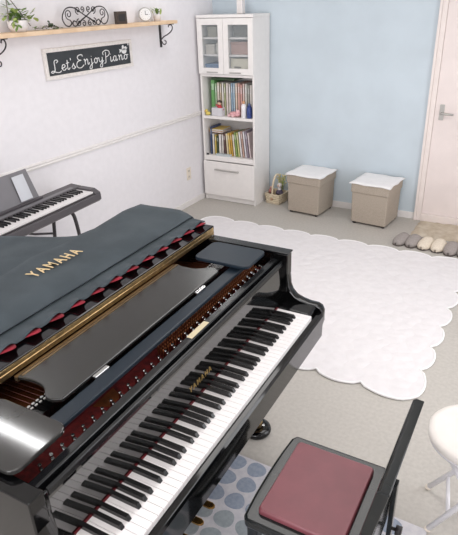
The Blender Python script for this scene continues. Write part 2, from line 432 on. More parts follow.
hh = MB().box(.175,.46,BY-.044,BY-.032,.335,.349); hh.box(.185,.2,BY-.034,BY-.02,.337,.347); hh.box(.435,.45,BY-.034,BY-.02,.337,.347)
obj('handle', hh, M['handle'], dr, bevel=.003)
# object on top of bookcase
o = thing('white_canister', 'slim white canister standing on top of the bookcase', 'canister', (.425,-.2,1.785))
obj('body', MB().prism(slab_round(-.03,.03,-.03,.03,.008),.006,.2,'z'), M['pot'], o, bevel=.003)
obj('foot_ring', MB().prism(slab_round(-.033,.033,-.027,.027,.008),0,.006,'z'), M['handle'], o)
# contents behind the glass
def tbox(x0,x1,z0,h,rgb,name,label,cat,y0=-.27,y1=-.06,lid=None):
    o = thing(name,label,cat,((x0+x1)/2,(y0+y1)/2,z0)); w=(x1-x0)/2; dd=(y1-y0)/2
    obj('box_body', MB().box(-w,w,-dd,dd,0,h*.8), mat(name+label[:14],rgb,.6), o, bevel=.004)
    obj('lid', MB().box(-w-.002,w+.002,-dd-.003,dd,h*.8,h), mat(name+'_lid'+label[:14],lid or rgb,.6), o, bevel=.004)
tbox(.06,.28,1.268,.085,(110,150,196),'storage_box','flat blue box behind the left glass door, lowest shelf','box')
tbox(.07,.17,1.443,.085,(214,208,198),'storage_box','pale grey box behind the left glass door, middle shelf','box')
tbox(.19,.28,1.443,.1,(228,224,214),'storage_box','off white box behind the left glass door, beside the pale grey one','box')
tbox(.1,.2,1.593,.09,(176,170,152),'storage_box','dull olive box behind the left glass door, top shelf','box')
tbox(.38,.57,1.593,.11,(122,118,112),'storage_box','dark grey box behind the right glass door, top shelf','box')
tbox(.35,.575,1.443,.11,(188,150,138),'storage_box','brownish pink box behind the right glass door, middle shelf','box')
o = thing('storage_box','cream box with a dark label slot behind the right glass door, lowest shelf','box',(.46,-.17,1.268))
obj('box_body', MB().box(-.11,.11,-.11,.1,0,.14), mat('cream_box',(232,224,202),.6), o, bevel=.004)
obj('label_slot', MB().box(-.07,.0,-.113,-.11,.055,.07), mat('slot_dark',(120,110,98),.6), o)

# books: each one a cover and a page block
def book(x, w, d, h, z, rgb, label, tilt=0, name='book', front=None, group=None, cat='book'):
    o = thing(name,label,cat,(x,(front if front else -.3)+d/2,z),0,group)
    o.rotation_euler = (0,tilt,0)
    key = '%d_%d_%d' % rgb
    m = MB(); ct=.002
    m.box(-w/2,w/2,-d/2,-d/2+.003,0,h); m.box(-w/2,-w/2+ct,-d/2,d/2,0,h); m.box(w/2-ct,w/2,-d/2,d/2,0,h)
    obj('book_cover', m, mat('cover_'+key,rgb,.5,noise=.05), o)
    obj('pages', MB().box(-w/2+ct,w/2-ct,-d/2+.003,d/2-.003,.002,h-.004), M['paper'], o)
    b2 = MB().box(-w*.3,w*.3,-d/2-.0006,-d/2,h*.72,h*.9)
    obj('spine_label', b2, mat('spine_'+key,tuple(min(255,int(c_*.5+120)) for c_ in rgb),.6), o)
    return o
up = [ # x, w, h, rgb, label
 (.070,.040,.33,(112,170,104),'wide bright green binder at the left end of the upper open shelf'),
 (.102,.020,.30,(170,200,160),'pale green folder beside the bright green binder'),
 (.128,.026,.31,(222,212,196),'ivory file right of the pale green folder'),
 (.153,.018,.30,(206,190,160),'tan folder on the upper shelf behind the grey toy box'),
 (.175,.020,.31,(232,228,218),'off white folder right of the tan one on the upper shelf'),
 (.197,.018,.30,(190,196,150),'olive tinted folder in the middle of the upper shelf'),
 (.221,.024,.31,(226,214,206),'pinkish ivory file right of the olive folder'),
 (.247,.022,.30,(214,208,200),'light grey file left of the blue books'),
 (.270,.018,.31,(160,186,206),'sky blue book in the middle of the upper shelf'),
 (.292,.020,.31,(178,200,214),'paler blue book right of the sky blue one'),
 (.316,.022,.31,(226,206,188),'peach file right of the paler blue book'),
 (.341,.022,.31,(224,178,166),'salmon pink book above the pink plush'),
 (.366,.022,.30,(212,164,154),'deeper salmon book right of the salmon pink one'),
 (.390,.020,.31,(232,206,196),'light pink file behind the white bottle'),
 (.414,.022,.31,(222,220,212),'off white file behind the bottles on the upper shelf'),
 (.438,.020,.30,(176,178,168),'grey file behind the navy bottle'),
 (.463,.024,.30,(228,222,214),'white file second from the right end of the upper shelf'),
 (.492,.026,.29,(204,196,186),'beige file at the right end of the upper shelf'),
]
for x,w,h,rgb,lb in up: book(BX0+.066+ (x-.05)*1.08, w*1.05, .22, h, .872, rgb, lb, group='files on the upper open shelf', front=-.255)
o = thing('flat_folder','dark green folder lying flat on top of the upper shelf files','folder',(.235,-.15,.872+.332))
obj('folder_cover', MB().box(-.13,.13,-.1,.1,0,.02), mat('dark_green',(66,92,62),.6), o, bevel=.003)
obj('tab', MB().box(.02,.1,-.102,-.1,.004,.016), M['leafd'], o)
lo = [
 (.075,.016,.28,(70,84,120),'thin dark blue binder at the left end of the lower open shelf',0),
 (.098,.020,.21,(236,230,222),'white book right of the dark blue binder',0),
 (.121,.018,.20,(214,186,96),'mustard yellow book third from the left on the lower shelf',0),
 (.142,.018,.19,(74,88,62),'dark green book right of the mustard one',0),
 (.168,.026,.21,(232,226,220),'thick white book behind the grey tray',.0),
 (.195,.020,.21,(222,214,206),'greyish white book left of the dark brown one',0),
 (.220,.024,.22,(98,72,66),'dark brown book in the middle of the lower shelf',-.04),
 (.248,.022,.22,(222,206,170),'beige book right of the dark brown one',-.06),
 (.272,.020,.23,(226,190,98),'golden yellow book leaning on the lower shelf',-.08),
 (.294,.018,.23,(216,168,70),'deep amber book right of the golden yellow one',-.08),
 (.317,.018,.22,(232,222,200),'cream book between amber and green books',-.08),
 (.340,.020,.24,(140,166,92),'grass green book on the lower shelf',-.1),
 (.363,.018,.24,(206,206,140),'lime tinted book right of the grass green one',-.1),
 (.387,.020,.25,(230,224,222),'white book right of the lime tinted one',-.1),
 (.410,.018,.26,(200,164,150),'rosy brown book near the right end of the lower shelf',-.11),
 (.432,.018,.26,(226,222,226),'white spined book third from the right end of the lower shelf',-.11),
 (.454,.018,.26,(160,146,160),'mauve grey book second from the right end of the lower shelf',-.11),
 (.477,.018,.25,(222,206,206),'pale rose book at the right end of the lower shelf',-.11),
]
for x,w,h,rgb,lb,tl in lo: book(BX0+.046+ (x-.06)*1.13, w*1.08, .19, h, .476+abs(tl)*.012, rgb, lb, tl, group='books on the lower open shelf', front=-.285)
for i,(rgb,lb,z) in enumerate((((218,150,74),'orange book lying on top of the lower shelf row, under the yellow one',.699),((232,200,110),'yellow book lying topmost above the lower shelf row',.717))):
    o = thing('book',lb,'book',(.155,-.19,z),.06*i-.03,'books on the lower open shelf')
    obj('book_cover', MB().box(-.075,.075,-.09,.09,0,.002).box(-.075,.075,-.09,.09,.014,.016).box(-.075,-.072,-.09,.09,0,.016), mat('flatbook%d'%i,rgb,.5), o)
    obj('pages', MB().box(-.072,.073,-.087,.087,.002,.014), M['paper'], o)
# small things on shelves
o = thing('paper_tray','flat light grey tray at the front of the lower open shelf','tray',(.255,-.306,.475))
tr = MB().prism(slab_round(-.085,.085,-.022,.022,.01),0,.006,'z')
tr.box(-.085,.085,-.022,-.018,.006,.02); tr.box(-.085,.085,.014,.018,.006,.02); tr.box(-.085,-.081,-.018,.014,.006,.02); tr.box(.081,.085,-.018,.014,.006,.02)
tag(o,o['label'],'tray'); obj('tray_body', tr, mat('grey_tray',(196,204,206),.5), o)
o = thing('small_magnet','tiny dark round trinket at the front left of the lower open shelf','trinket',(.07,-.315,.475))
obj('body', MB().lathe([(.012,0),(.014,.006),(.008,.014),(.003,.016)]), M['iron'], o)
o = thing('toy_box','small pale grey box holding toys at the front of the upper shelf','box',(.2,-.29,.872))
tb = MB().box(-.06,.06,-.03,.03,0,.006); tb.box(-.06,.06,-.03,-.026,.006,.08); tb.box(-.06,.06,.026,.03,.006,.08); tb.box(-.06,-.056,-.026,.026,.006,.08); tb.box(.056,.06,-.026,.026,.006,.08)
obj('box_body', tb, mat('pale_grey_box',(214,212,216),.6), o, bevel=.002)
o = thing('toy_figure','small red toy figure with dark hair sticking out of the pale grey box','toy',(.215,-.29,.88))
obj('body', MB().lathe([(.022,0),(.024,.05),(.018,.085),(.01,.1)],n=14).tube([(.015,0,.08),(.045,-.004,.05)],.008).tube([(-.015,0,.08),(-.035,-.004,.1)],.008), mat('toy_red',(204,66,74),.6), o)
obj('head', MB().ball((0,-.002,.115),.02), mat('toy_skin',(224,186,160),.6), o); obj('hair', MB().ball((0,.003,.124),.023,.023,.018), M['dwood'], o)
o = thing('plush_toy','pink plush toy lying at the front of the upper open shelf','toy',(.375,-.29,.872))
obj('body', MB().ball((0,0,.026),.05,.028,.026).ball((.045,0,.034),.028), mat('pink_plush',(236,180,184),.95,bump=.5,bscale=300), o)
obj('ear', MB().ball((.04,-.01,.064),.01,.008,.014), mat('pink_plush2',(240,200,202),.9), o); obj('ear', MB().ball((.06,-.006,.06),.01,.008,.014), MATS['pink_plush2'], o)
obj('paw', MB().ball((-.045,-.018,.014),.016,.014,.013), MATS['pink_plush2'], o); obj('paw', MB().ball((.0,-.028,.014),.014,.012,.013), MATS['pink_plush2'], o)
def bottle(x,rgb,cap,label,h):
    o = thing('spray_bottle',label,'bottle',(x,-.295,.872),0,'bottles on the upper open shelf')
    obj('body', MB().lathe([(.024,0),(.026,.006),(.026,h*.7),(.018,h*.82),(.011,h*.86)],n=18), mat('bottle'+label[:10],rgb,.35,coat=.2), o)
    obj('cap', MB().lathe([(.013,h*.86),(.013,h),(.008,h+.004)],n=14), mat('cap'+label[:10],cap,.4), o)
bottle(.49,(240,238,240),(224,170,130),'white bottle with a peach cap at the right of the upper shelf',.155)
bottle(.55,(50,70,136),(90,104,150),'navy blue bottle at the right end of the upper shelf',.135)
o = thing('duck_toy','little yellow toy duck at the front left of the upper shelf','toy',(.085,-.3,.872))
obj('body', MB().ball((0,0,.018),.028,.02,.018), mat('duck',(230,208,112),.5), o); obj('head', MB().ball((-.014,-.006,.044),.015), MATS['duck'], o)
obj('beak', MB().ball((-.02,-.02,.042),.006,.008,.004), mat('beak',(224,150,70),.5), o)

# ------------------------------------------------------------------ basket by the bookcase
o = thing('basket','small cream wicker basket with a tall hoop handle on the floor beside the bookcase','basket',(.76,-.11,0), -.12)
bk = MB(); bw,bd_,bh = .083,.09,.1
def taper_ring(z,k): return [(sx*bw*k, sy*bd_*k, z) for sx,sy in ((-1,-1),(1,-1),(1,1),(-1,1))]
vs = taper_ring(0,.88)+taper_ring(bh,1)+taper_ring(bh,.92)+taper_ring(.008,.8)
fs = [(0,1,2,3)]
for a in (0,4,8):
    for k in range(4): fs.append((a+k,a+(k+1)%4,a+4+(k+1)%4,a+4+k))
fs.append((12,13,14,15)); bk.add(vs,fs)
for z in (.02,.04,.06,.08,.1):
    k=.88+.12*z/bh+.012; pts=[(sx*bw*k,sy*bd_*k,z) for sx,sy in ((-1,-1),(0,-1),(1,-1),(1,0),(1,1),(0,1),(-1,1),(-1,0))]
    bk.tube(pts,.007,6,closed=True)
obj('basket_body', bk, M['wicker'], o)
hp = [( -.0+ .0, -.085*math.cos(PI*k/14), .08+.21*math.sin(PI*k/14)**.8) for k in range(15)]
obj('hoop_handle', MB().tube(hp,.011,8), M['wicker'], o)
obj('flower_emblem', MB().ball((0,-.097,.055),.016,.004,.014,n=6), mat('emblem_tan',(188,150,120),.8), o)
bl = thing('doll','small white hooded doll in a dark skirt sitting in the wicker basket','toy',(.80,-.13,.1))
obj('skirt', MB().lathe([(.042,0),(.036,.02),(.016,.05)],n=14), mat('dark_purple',(92,84,104),.8), bl)
obj('body', MB().lathe([(.022,.03),(.02,.055),(.01,.07)],n=12), M['pot'], bl)
obj('head', MB().ball((0,0,.088),.025), M['pot'], bl); obj('face', MB().ball((-.003,-.018,.086),.014,.01,.014), mat('face_skin',(226,196,180),.7), bl)
rd = thing('cloth_pouch','dusty red cloth pouch tucked in the left of the wicker basket','pouch',(.708,-.13,.094))
obj('pouch_body', MB().lathe([(.022,0),(.03,.02),(.026,.04),(.012,.05)],n=14), mat('dusty_red',(176,120,112),.9), rd)
obj('pouch_neck', MB().lathe([(.011,.05),(.02,.064),(.014,.066)],n=12), mat('dusty_pink',(206,160,150),.9), rd)
fl = thing('dried_flowers','bunch of pale yellow dried flowers standing in the wicker basket','flowers',(.79,-.06,.09))
f1=MB(); f2=MB()
for k in range(26):
    a=random.uniform(0,2*PI); r_=random.uniform(.01,.045); h_=random.uniform(.08,.19)
    f1.tube([(0,0,0),(r_*.5*math.cos(a),r_*.5*math.sin(a),h_*.6),(r_*math.cos(a),r_*math.sin(a),h_)],.0016,5)
    f2.ball((r_*math.cos(a),r_*math.sin(a),h_),.009,.009,.008,n=6,m=4)
obj('stem', f1, M['leafl'], fl); obj('flower_head', f2, mat('dried_yellow',(226,214,166),.9), fl)

# ------------------------------------------------------------------ storage ottomans
def ottoman(loc, rz, label):
    o = thing('storage_ottoman',label,'stool',loc,rz,'storage ottomans along the blue wall')
    w=.172; vs=[]
    m=MB(); m.prism(slab_round(-w*.96,w*.96,-w*.96,w*.96,.012),.022,.03,'z')
    n=len(slab_round(0,1,0,1,.1)); rings=[]
    for z,k in ((.022,.955),(.3,.985)): rings.append([(p[0]*k,p[1]*k,z) for p in slab_round(-w,w,-w,w,.014)])
    mm=MB(); vs=rings[0]+rings[1]; n=len(rings[0])
    mm.add(vs,[tuple(range(n-1,-1,-1)),tuple(range(n,2*n))]+[(i,(i+1)%n,n+(i+1)%n,n+i) for i in range(n)])
    obj('box_body', mm, M['ott'], o)
    obj('lid', MB().prism(slab_round(-w-.007,w+.007,-w-.007,w+.007,.018),.3,.388,'z'), M['ott'], o, bevel=.012, seg=3)
    for sx in (-1,1):
        for sy in (-1,1): obj('foot', MB().lathe([(.016,0),(.019,.022)],w*.8*sx,w*.8*sy,14), M['darkfoot'], o)
    return o
def ott_cloth(loc, rz, label, ph):
    n=14; w=.188; m=MB(); vs=[]
    for i in range(n+1):
        for j in range(n+1):
            a=-1+2*i/n; b=-1+2*j/n
            x=a*w*(1+.02*math.sin(7*b+ph)); y=b*w*(1+.03*math.sin(6*a+ph))
            e=max(abs(a),abs(b)); z=.3895+.002*math.sin(9*a+ph)*math.cos(7*b) + .002
            if e>.92: z-=.007*(e-.92)/.08*(1+.25*math.sin(5*(a+b)+ph))
            vs.append((x,y,z))
    k=(n+1)
    fs=[(i*k+j,i*k+j+1,(i+1)*k+j+1,(i+1)*k+j) for i in range(n) for j in range(n)]
    m.add(vs,fs,True); me=m.mesh('seat_cloth',M['cloth'])
    o=bpy.data.objects.new('seat_cloth',me); C.objects.link(o); o.location=loc; o.rotation_euler.z=rz
    sd=o.modifiers.new('thick','SOLIDIFY'); sd.thickness=.006; sd.offset=1
    tag(o,label,'cloth','white cloths on the ottomans')
ottoman((1.166,-.185,0),-.09,'taupe linen storage ottoman nearer the bookcase and basket')
ottoman((1.815,-.205,0),-.09,'taupe linen storage ottoman nearer the door')
ott_cloth((1.166,-.187,0),-.09,'white cloth laid over the ottoman nearer the bookcase',0)
ott_cloth((1.815,-.207,0),-.09,'white cloth laid over the ottoman nearer the door',1.7)

# ------------------------------------------------------------------ door mat and slippers
m=MB(); ng=26; x0,x1,y0,y1=2.2,3.0,-.42,-.035; vs=[]
for i in range(ng+1):
    for j in range(ng//2+1):
        a=i/ng; b=j/(ng//2); e=min(a,1-a,b,1-b)
        x=x0+(x1-x0)*a+random.uniform(-.008,.008)*(1 if e<.02 else .4); y=y0+(y1-y0)*b+random.uniform(-.008,.008)
        vs.append((x,y,.003 if e<.001 else .018+random.uniform(-.006,.006)))
k=ng//2+1; m.add(vs,[(i*k+j,(i+1)*k+j,(i+1)*k+j+1,i*k+j+1) for i in range(ng) for j in range(ng//2)],True)
tag(obj('door_mat',m,M['fur']),'shaggy beige mat on the floor in front of the door','mat')
def slipper_proto(mname):
    o=bpy.data.objects.new('slipper',None); C.objects.link(o)
    n=24; out=[]
    for k in range(n):
        a=2*PI*k/n; y=.125*math.sin(a); w=.053 if y<0 else .046
        w*= 1-.12*max(0,math.sin(a))
        out.append((w*math.copysign(abs(math.cos(a))**.6,math.cos(a)), y))
    obj('sole', MB().prism(out,0,.014,'z'), M['dsole'], o, bevel=.003)
    # upper: dome over the toe half (toe towards -y)
    u_=MB(); ro=MB(); vs=[]; rows=9; cols=12
    for i in range(rows):
        s=i/(rows-1); y=-.126+.15*s
        t_=min(1,(.126-abs(y))/.06) if y<0 else 1
        wd=.056*max(.2,1-(max(0,-y/.129))**5)
        hh=.022+.04*math.sin(min(1,s*1.25)*PI/2)**.8
        for j in range(cols):
            th=PI*j/(cols-1); vs.append((wd*math.cos(th), y, .012+hh*math.sin(th)**.75))
    u_.add(vs,[(i*cols+j,i*cols+j+1,(i+1)*cols+j+1,(i+1)*cols+j) for i in range(rows-1) for j in range(cols-1)],True)
    up_=obj('upper',u_,M[mname],o)
    sd=up_.modifiers.new('thick','SOLIDIFY'); sd.thickness=.006; sd.offset=-1
    obj('insole', MB().prism([(p[0]*.93,p[1]*.95) for p in out],.014,.018,'z'), M[mname], o)
    return o
prot={}
for x,y,rz,mn,lb in ((2.182,-.582,-.28,'slipg','grey felt slipper at the left end of the row by the door'),
 (2.276,-.577,-.16,'slipg','grey felt slipper second from the left, left of the cream pair'),
 (2.380,-.583,-.2,'slipc','cream felt slipper left of its pair in the row by the door'),
 (2.480,-.584,-.1,'slipc','cream felt slipper right of its pair, beside the taupe one'),
 (2.582,-.602,-.08,'slipt','taupe felt slipper right of the cream pair'),
 (2.686,-.602,-.06,'slipt','taupe felt slipper at the right end of the row, cut by the picture edge')):
    if mn not in prot:
        o=slipper_proto(mn); prot[mn]=o; o.location=(x,y,0); o.scale=(1.03,1.03,1.03); o.rotation_euler=(0,0,rz); tag(o,lb,'slipper','slippers in a row by the door')
    else: o=dup(prot[mn],(x,y,0),rz,lb)
    if 'picture' in lb: o['label']='taupe felt slipper at the far right end of the slipper row'

# ------------------------------------------------------------------ white scalloped rug
def scallop_rect(x0,x1,y0,y1,nx,ny,amp):
    out=[]
    def edge(a,b,n,norm):
        L=(b-a).length
        for i in range(n):
            for j in range(8):
                t=j/8; p=a+(b-a)*((i+t)/n); out.append(p+norm*amp*(math.sin(PI*t)**.6 if t>0 else 0))
    A,B,Cc,D=Vector((x0,y0)),Vector((x1,y0)),Vector((x1,y1)),Vector((x0,y1))
    edge(A,B,nx,Vector((0,-1))); edge(B,Cc,ny,Vector((1,0))); edge(Cc,D,nx,Vector((0,1))); edge(D,A,ny,Vector((-1,0)))
    return [(p.x,p.y) for p in out]
rp_=scallop_rect(.40,2.725,-2.615,-.825,9,7,.05)
def corner(p):  # round the corner lobes outwards
    for cx,cy in ((.40,-2.625),(2.735,-2.625),(2.735,-.835),(.40,-.835)):
        dx=p[0]-cx; dy=p[1]-cy; dd=math.hypot(dx,dy)
        if dd<.2:
            sx=1 if cx>1 else -1; sy=1 if cy>-1.5 else -1; k=.014*math.cos(dd/.2*PI/2)
            return (p[0]+sx*k,p[1]+sy*k)
    return p
rp_=[corner(p) for p in rp_]
R_=thing('scalloped_rug','large white quilted rug with a scalloped edge spread over the open floor','rug',(0,0,0))
obj('rug_body', MB().prism(rp_,.001,.012,'z',smooth=False), M['rug'], R_, bevel=.004)
obj('rug_piping', MB().tube([(p[0],p[1],.009) for p in rp_],.007,6,closed=True), M['cloth'], R_)

# ------------------------------------------------------------------ polka dot rug
pr_=MB(); PX0,PX1,PY0,PY1=1.78,2.99,-4.375,-3.40
pr_.prism(slab_round(PX0,PX1,PY0,PY1,.02),.001,.012,'z',mi=0)
for j in range(10):
    for i in range(-3,8):
        x=2.158+.1*i+.006*math.sin(3*j); y=-3.448-.0965*j
        if not (PX0+.045<x<PX1-.045 and y>PY0+.045): continue
        pts=[]
        for k in range(20):
            a=2*PI*k/20; r_=.041*(1+.05*math.sin(3*a+i+j)); pts.append((x+r_*math.cos(a)*1.06,y+r_*math.sin(a)))
        pr_.prism(pts,.012,.0135,'z',mi=2 if j in (3,4,7) else 1)
tag(obj('polka_dot_rug',pr_,[M['polka'],M['dotb'],M['dotg']]),'pale rug with round blue grey dots under the bench and pedals','rug')

# ------------------------------------------------------------------ digital piano on its stand
DX0,DX1,DY1,DY0=.20,.478,-2.325,-3.64; DZ=.735
D=thing('digital_piano','slim dark grey digital piano on a stand along the white wall','digital piano',(0,0,0))
bdp=MB(); bdp.prism([(DX0,DZ-.075),(DX1-.02,DZ-.075),(DX1,DZ-.06),(DX1,DZ-.02),(DX1-.012,DZ-.014),(DX1-.165,DZ-.014),(DX1-.165,DZ+.018),(DX0+.02,DZ+.024),(DX0,DZ+.01)],DY0,DY1,'y')
obj('case',bdp,M['dpb'],D,bevel=.006)
for ya,yb in ((DY1-.055,DY1),(DY0,DY0+.055)):
    obj('end_block',MB().prism([(DX1-.165,DZ-.03),(DX1-.002,DZ-.03),(DX1-.004,DZ-.008),(DX1-.05,DZ+.016),(DX1-.165,DZ+.018)],ya,yb,'y'),M['dpb'],D,bevel=.005)
kb=obj('keyboard',MB().box(DX1-.165,DX1-.012,DY0+.056,DY1-.056,DZ-.014,DZ-.004),M['dpk'],D)
wk=(DY1-DY0-.116)/52
wme=MB().box(0,.142,-wk/2+.0006,wk/2-.0006,0,.010).mesh('white_key',M['white']); bme=MB().prism([(0,0),(.088,0),(.083,.011),(0,.012)],-.0055,.0055,'y').mesh('black_key',M['black'])
def place_keys(parent, u0, tA, w, z, wm, bm2, zb):
    i=0
    for n in range(88):
        pc=(n+9)%12
        if pc in (1,3,6,8,10):
            o=bpy.data.objects.new('black_key',bm2); o.location=(u0,tA+i*w+{1:-.0022,3:.0022,6:-.003,8:0,10:.003}[pc],zb)
        else:
            o=bpy.data.objects.new('white_key',wm); o.location=(u0,tA+(i+.5)*w,z); i+=1
        C.objects.link(o); o.parent=parent
place_keys(kb,DX1-.163,DY0+.058,wk,DZ-.004,wme,bme,DZ+.006)
obj('control_panel',MB().box(DX0+.075,DX1-.172,DY0+.08,DY1-.08,DZ+.0185,DZ+.0235),M['dpt'],D)
# music rest with a score sheet showing
rt=MB(); tiltx=.045
rt.add([(.245,-2.665,DZ+.022),(.245,-3.29,DZ+.022),(.19,-3.26,DZ+.225),(.19,-2.69,DZ+.225)],[(0,1,2,3)])
rr=obj('music_rest',rt,M['dpt'],D); sd=rr.modifiers.new('thick','SOLIDIFY'); sd.thickness=.008
obj('rest_ledge',MB().box(.24,.268,-3.30,-2.655,DZ+.0235,DZ+.036),M['dpb'],D,bevel=.003)
sh=MB()
def onrest(y,s,off): return (.245-.055*s+off,y,DZ+.022+.203*s)
sh.add([onrest(-2.825,.12,.010),onrest(-2.725,.12,.010),onrest(-2.735,.90,.010),onrest(-2.83,.90,.010)],[(0,1,2,3)])
o=obj('music_sheet',sh,M['paper']); tag(o,'pale sheet of paper standing on the digital piano music rest','paper'); sd=o.modifiers.new('thick','SOLIDIFY'); sd.thickness=.002; sd.offset=1
pv=Vector((.47,-2.315,0)); th=.055
def swing(o,dx=0,dy=0):
    q=Matrix.Rotation(th,3,'Z')@pv; o.location=(pv.x-q.x+dx,pv.y-q.y+dy,0); o.rotation_euler.z=th
swing(D,-.022,.0); swing(o,-.022,.0)
# stand: two tube frames with a brace
ST=thing('keyboard_stand','dark tubular folding stand under the digital piano','stand',(0,0,0)); swing(ST,-.022,0)
for y in (-2.53,-3.42):
    obj('frame',MB().tube(smooth_path([(.46,y,.012),(.43,y,.3),(.40,y,.56),(.375,y,.625),(.33,y,.645),(.2,y,.645)],4),.0125,8),M['dpk'],ST)
    obj('frame',MB().tube([(.10,y,.012),(.16,y,.3),(.205,y,.645)],.0125,8),M['dpk'],ST)
    obj('foot',MB().tube([(.06,y,.012),(.52,y,.012)],.012,8),M['dpk'],ST)
obj('brace',MB().tube([(.165,-2.53,.44),(.17,-2.70,.5),(.2,-2.98,.63)],.008,8),M['dpk'],ST)
obj('brace',MB().tube([(.165,-3.42,.44),(.17,-3.25,.5),(.2,-2.98,.63)],.008,8),M['dpk'],ST)

# ------------------------------------------------------------------ grand piano (local frame: x=u to pianist, y=t to treble)
PKX,PKY,PYAW=2.2534,-3.2303,.0257
P=thing('grand_piano','open polished black baby grand piano with its front lid folded back','piano',(PKX,PKY,0),PYAW)
outer=[(.008,.12),(-.2,.12),(-.36,.12),(-.5,.095),(-.63,.015),(-.75,-.115),(-.876,-.215),(-.993,-.285),(-1.162,-.365),(-1.3,-.47),(-1.385,-.62),(-1.42,-.80),(-1.415,-1.0),(-1.36,-1.2),(-1.22,-1.315),(-1.0,-1.33),(-.5,-1.33),(.008,-1.33)]
op=[(p.x,p.y) for p in smooth_path(outer,5)]
def offset(poly,d):
    out=[]
    for i,p in enumerate(poly):
        a=Vector(poly[max(i-1,0)]); b=Vector(poly[min(i+1,len(poly)-1)]); t_=(b-a).normalized(); n_=Vector((t_.y,-t_.x)); q=Vector(p)-n_*d; out.append((q.x,q.y))
    return out
inn=offset(op,.045)
inn=[(min(p[0],.008),p[1]) for p in inn]
if abs(inn[0][1])>.12: inn=offset(op,-.045)
n=len(op); m=MB(); vs=[]
for ring,z in ((op,.575),(op,.95),(inn,.95),(inn,.575)): vs+=[(p[0],p[1],z) for p in ring]
fs=[]
for a in range(4):
    b=(a+1)%4
    for i in range(n-1): fs.append((a*n+i,a*n+i+1,b*n+i+1,b*n+i))
fs+=[(0,n,2*n,3*n),(n-1,2*n-1,3*n-1,4*n-1)]
m.add(vs,fs); 
RIM=obj('rim',m,M['piano'],P,bevel=.004)
obj('rim_cap',MB().box(-.372,.012,.072,.123,.9505,.958),M['pianosoft'],P,bevel=.003)
armp=[(.008,.94),(.006,.877),(.013,.803),(.022,.78),(.043,.759),(.07,.748),(.104,.741),(.140,.740),(.157,.732),(.167,.712),(.168,.66),(.153,.596),(.06,.585),(-.05,.585),(-.05,.9),(0.0,.94)]
obj('arm',MB().prism(armp,.078,.119,'y',smooth=True),M['piano'],P,bevel=.004)
obj('arm',MB().prism(armp,-1.329,-1.275,'y',smooth=True),M['piano'],P,bevel=.004)
obj('key_bed',MB().box(-.45,.142,-1.275,.078,.585,.64),M['piano'],P,bevel=.003)
obj('key_slip',MB().prism([(.142,.60),(.172,.60),(.174,.70),(.168,.712),(.152,.714),(.142,.71)],-1.275,.078,'y'),M['piano'],P,bevel=.003)
for a,b in ((.003,.078),(-1.275,-1.228)):
    obj('key_block',MB().prism([(.0,.64),(.142,.64),(.142,.732),(.13,.738),(.0,.738)],a,b,'y'),M['piano'],P,bevel=.004)
kb=obj('keyboard',MB().box(.0,.141,-1.227,.002,.64,.712),M['dpk'],P)
WT=1.225/52
wme=MB().prism([(-.004,0),(.150,0),(.150,.018),(.148,.0205),(-.004,.0205)],-WT/2+.0009,WT/2-.0009,'y').mesh('white_key',M['white'])
bme=MB().prism([(-.004,0),(.097,0),(.089,.0125),(-.004,.0125)],-.0062,.0062,'y').mesh('black_key',M['black'])
place_keys(kb,0,-1.2265,WT,.7145,wme,bme,.7352)
obj('key_felt',MB().box(-.003,.0018,-1.226,.0,.7352,.7385),M['redfelt'],P)
# fallboard leaning back a little, with rolled lip and gold letters
FT=math.radians(4.0)
def fb(z): return -.0035-(z-.735)*math.tan(FT)
F_=obj('fallboard',MB().prism([(fb(.735),.735),(fb(.9),.9),(fb(.9)-.012,.9),(fb(.735)-.012,.735)],-1.274,.077,'y'),M['fall'],P)
obj('fallboard_lip',MB().prism([(fb(.897)+.003,.897),(fb(.9)+.006,.903),(fb(.9)+.004,.917),(fb(.9)-.002,.922),(fb(.9)-.007,.919),(fb(.9)-.008,.897)],-1.262,.07,'y'),M['pianosoft'],F_,bevel=.002)
def text_mesh(name,txt,size,ext,m,off=.004,space=1.0):
    cu=bpy.data.curves.new(name,'FONT'); cu.body=txt; cu.size=size; cu.extrude=ext; cu.align_x='CENTER'; cu.space_character=space; cu.offset=size*off
    to=bpy.data.objects.new(name,cu); C.objects.link(to)
    dg=bpy.context.evaluated_depsgraph_get(); dg.update(); me=bpy.data.meshes.new_from_object(to.evaluated_get(dg)); 
    bpy.data.objects.remove(to); me.name=name; me.materials.clear(); me.materials.append(m)
    return me
# pianist faces -u, reads left to right along +t
me=text_mesh('fallboard_lettering','YAMAHA',.027,.0006,M['goldink'],off=.012,space=1.4)
L_=bpy.data.objects.new('fallboard_lettering',me); C.objects.link(L_); L_.parent=F_
zc=.776; ex=Vector((0,1,0)); ey=Vector((-math.sin(FT),0,math.cos(FT))); ez=ex.cross(ey)
L_.matrix_local=Matrix(((ex.x,ey.x,ez.x,fb(zc)+.0012),(ex.y,ey.y,ez.y,-.612),(ex.z,ey.z,ez.z,zc),(0,0,0,1)))
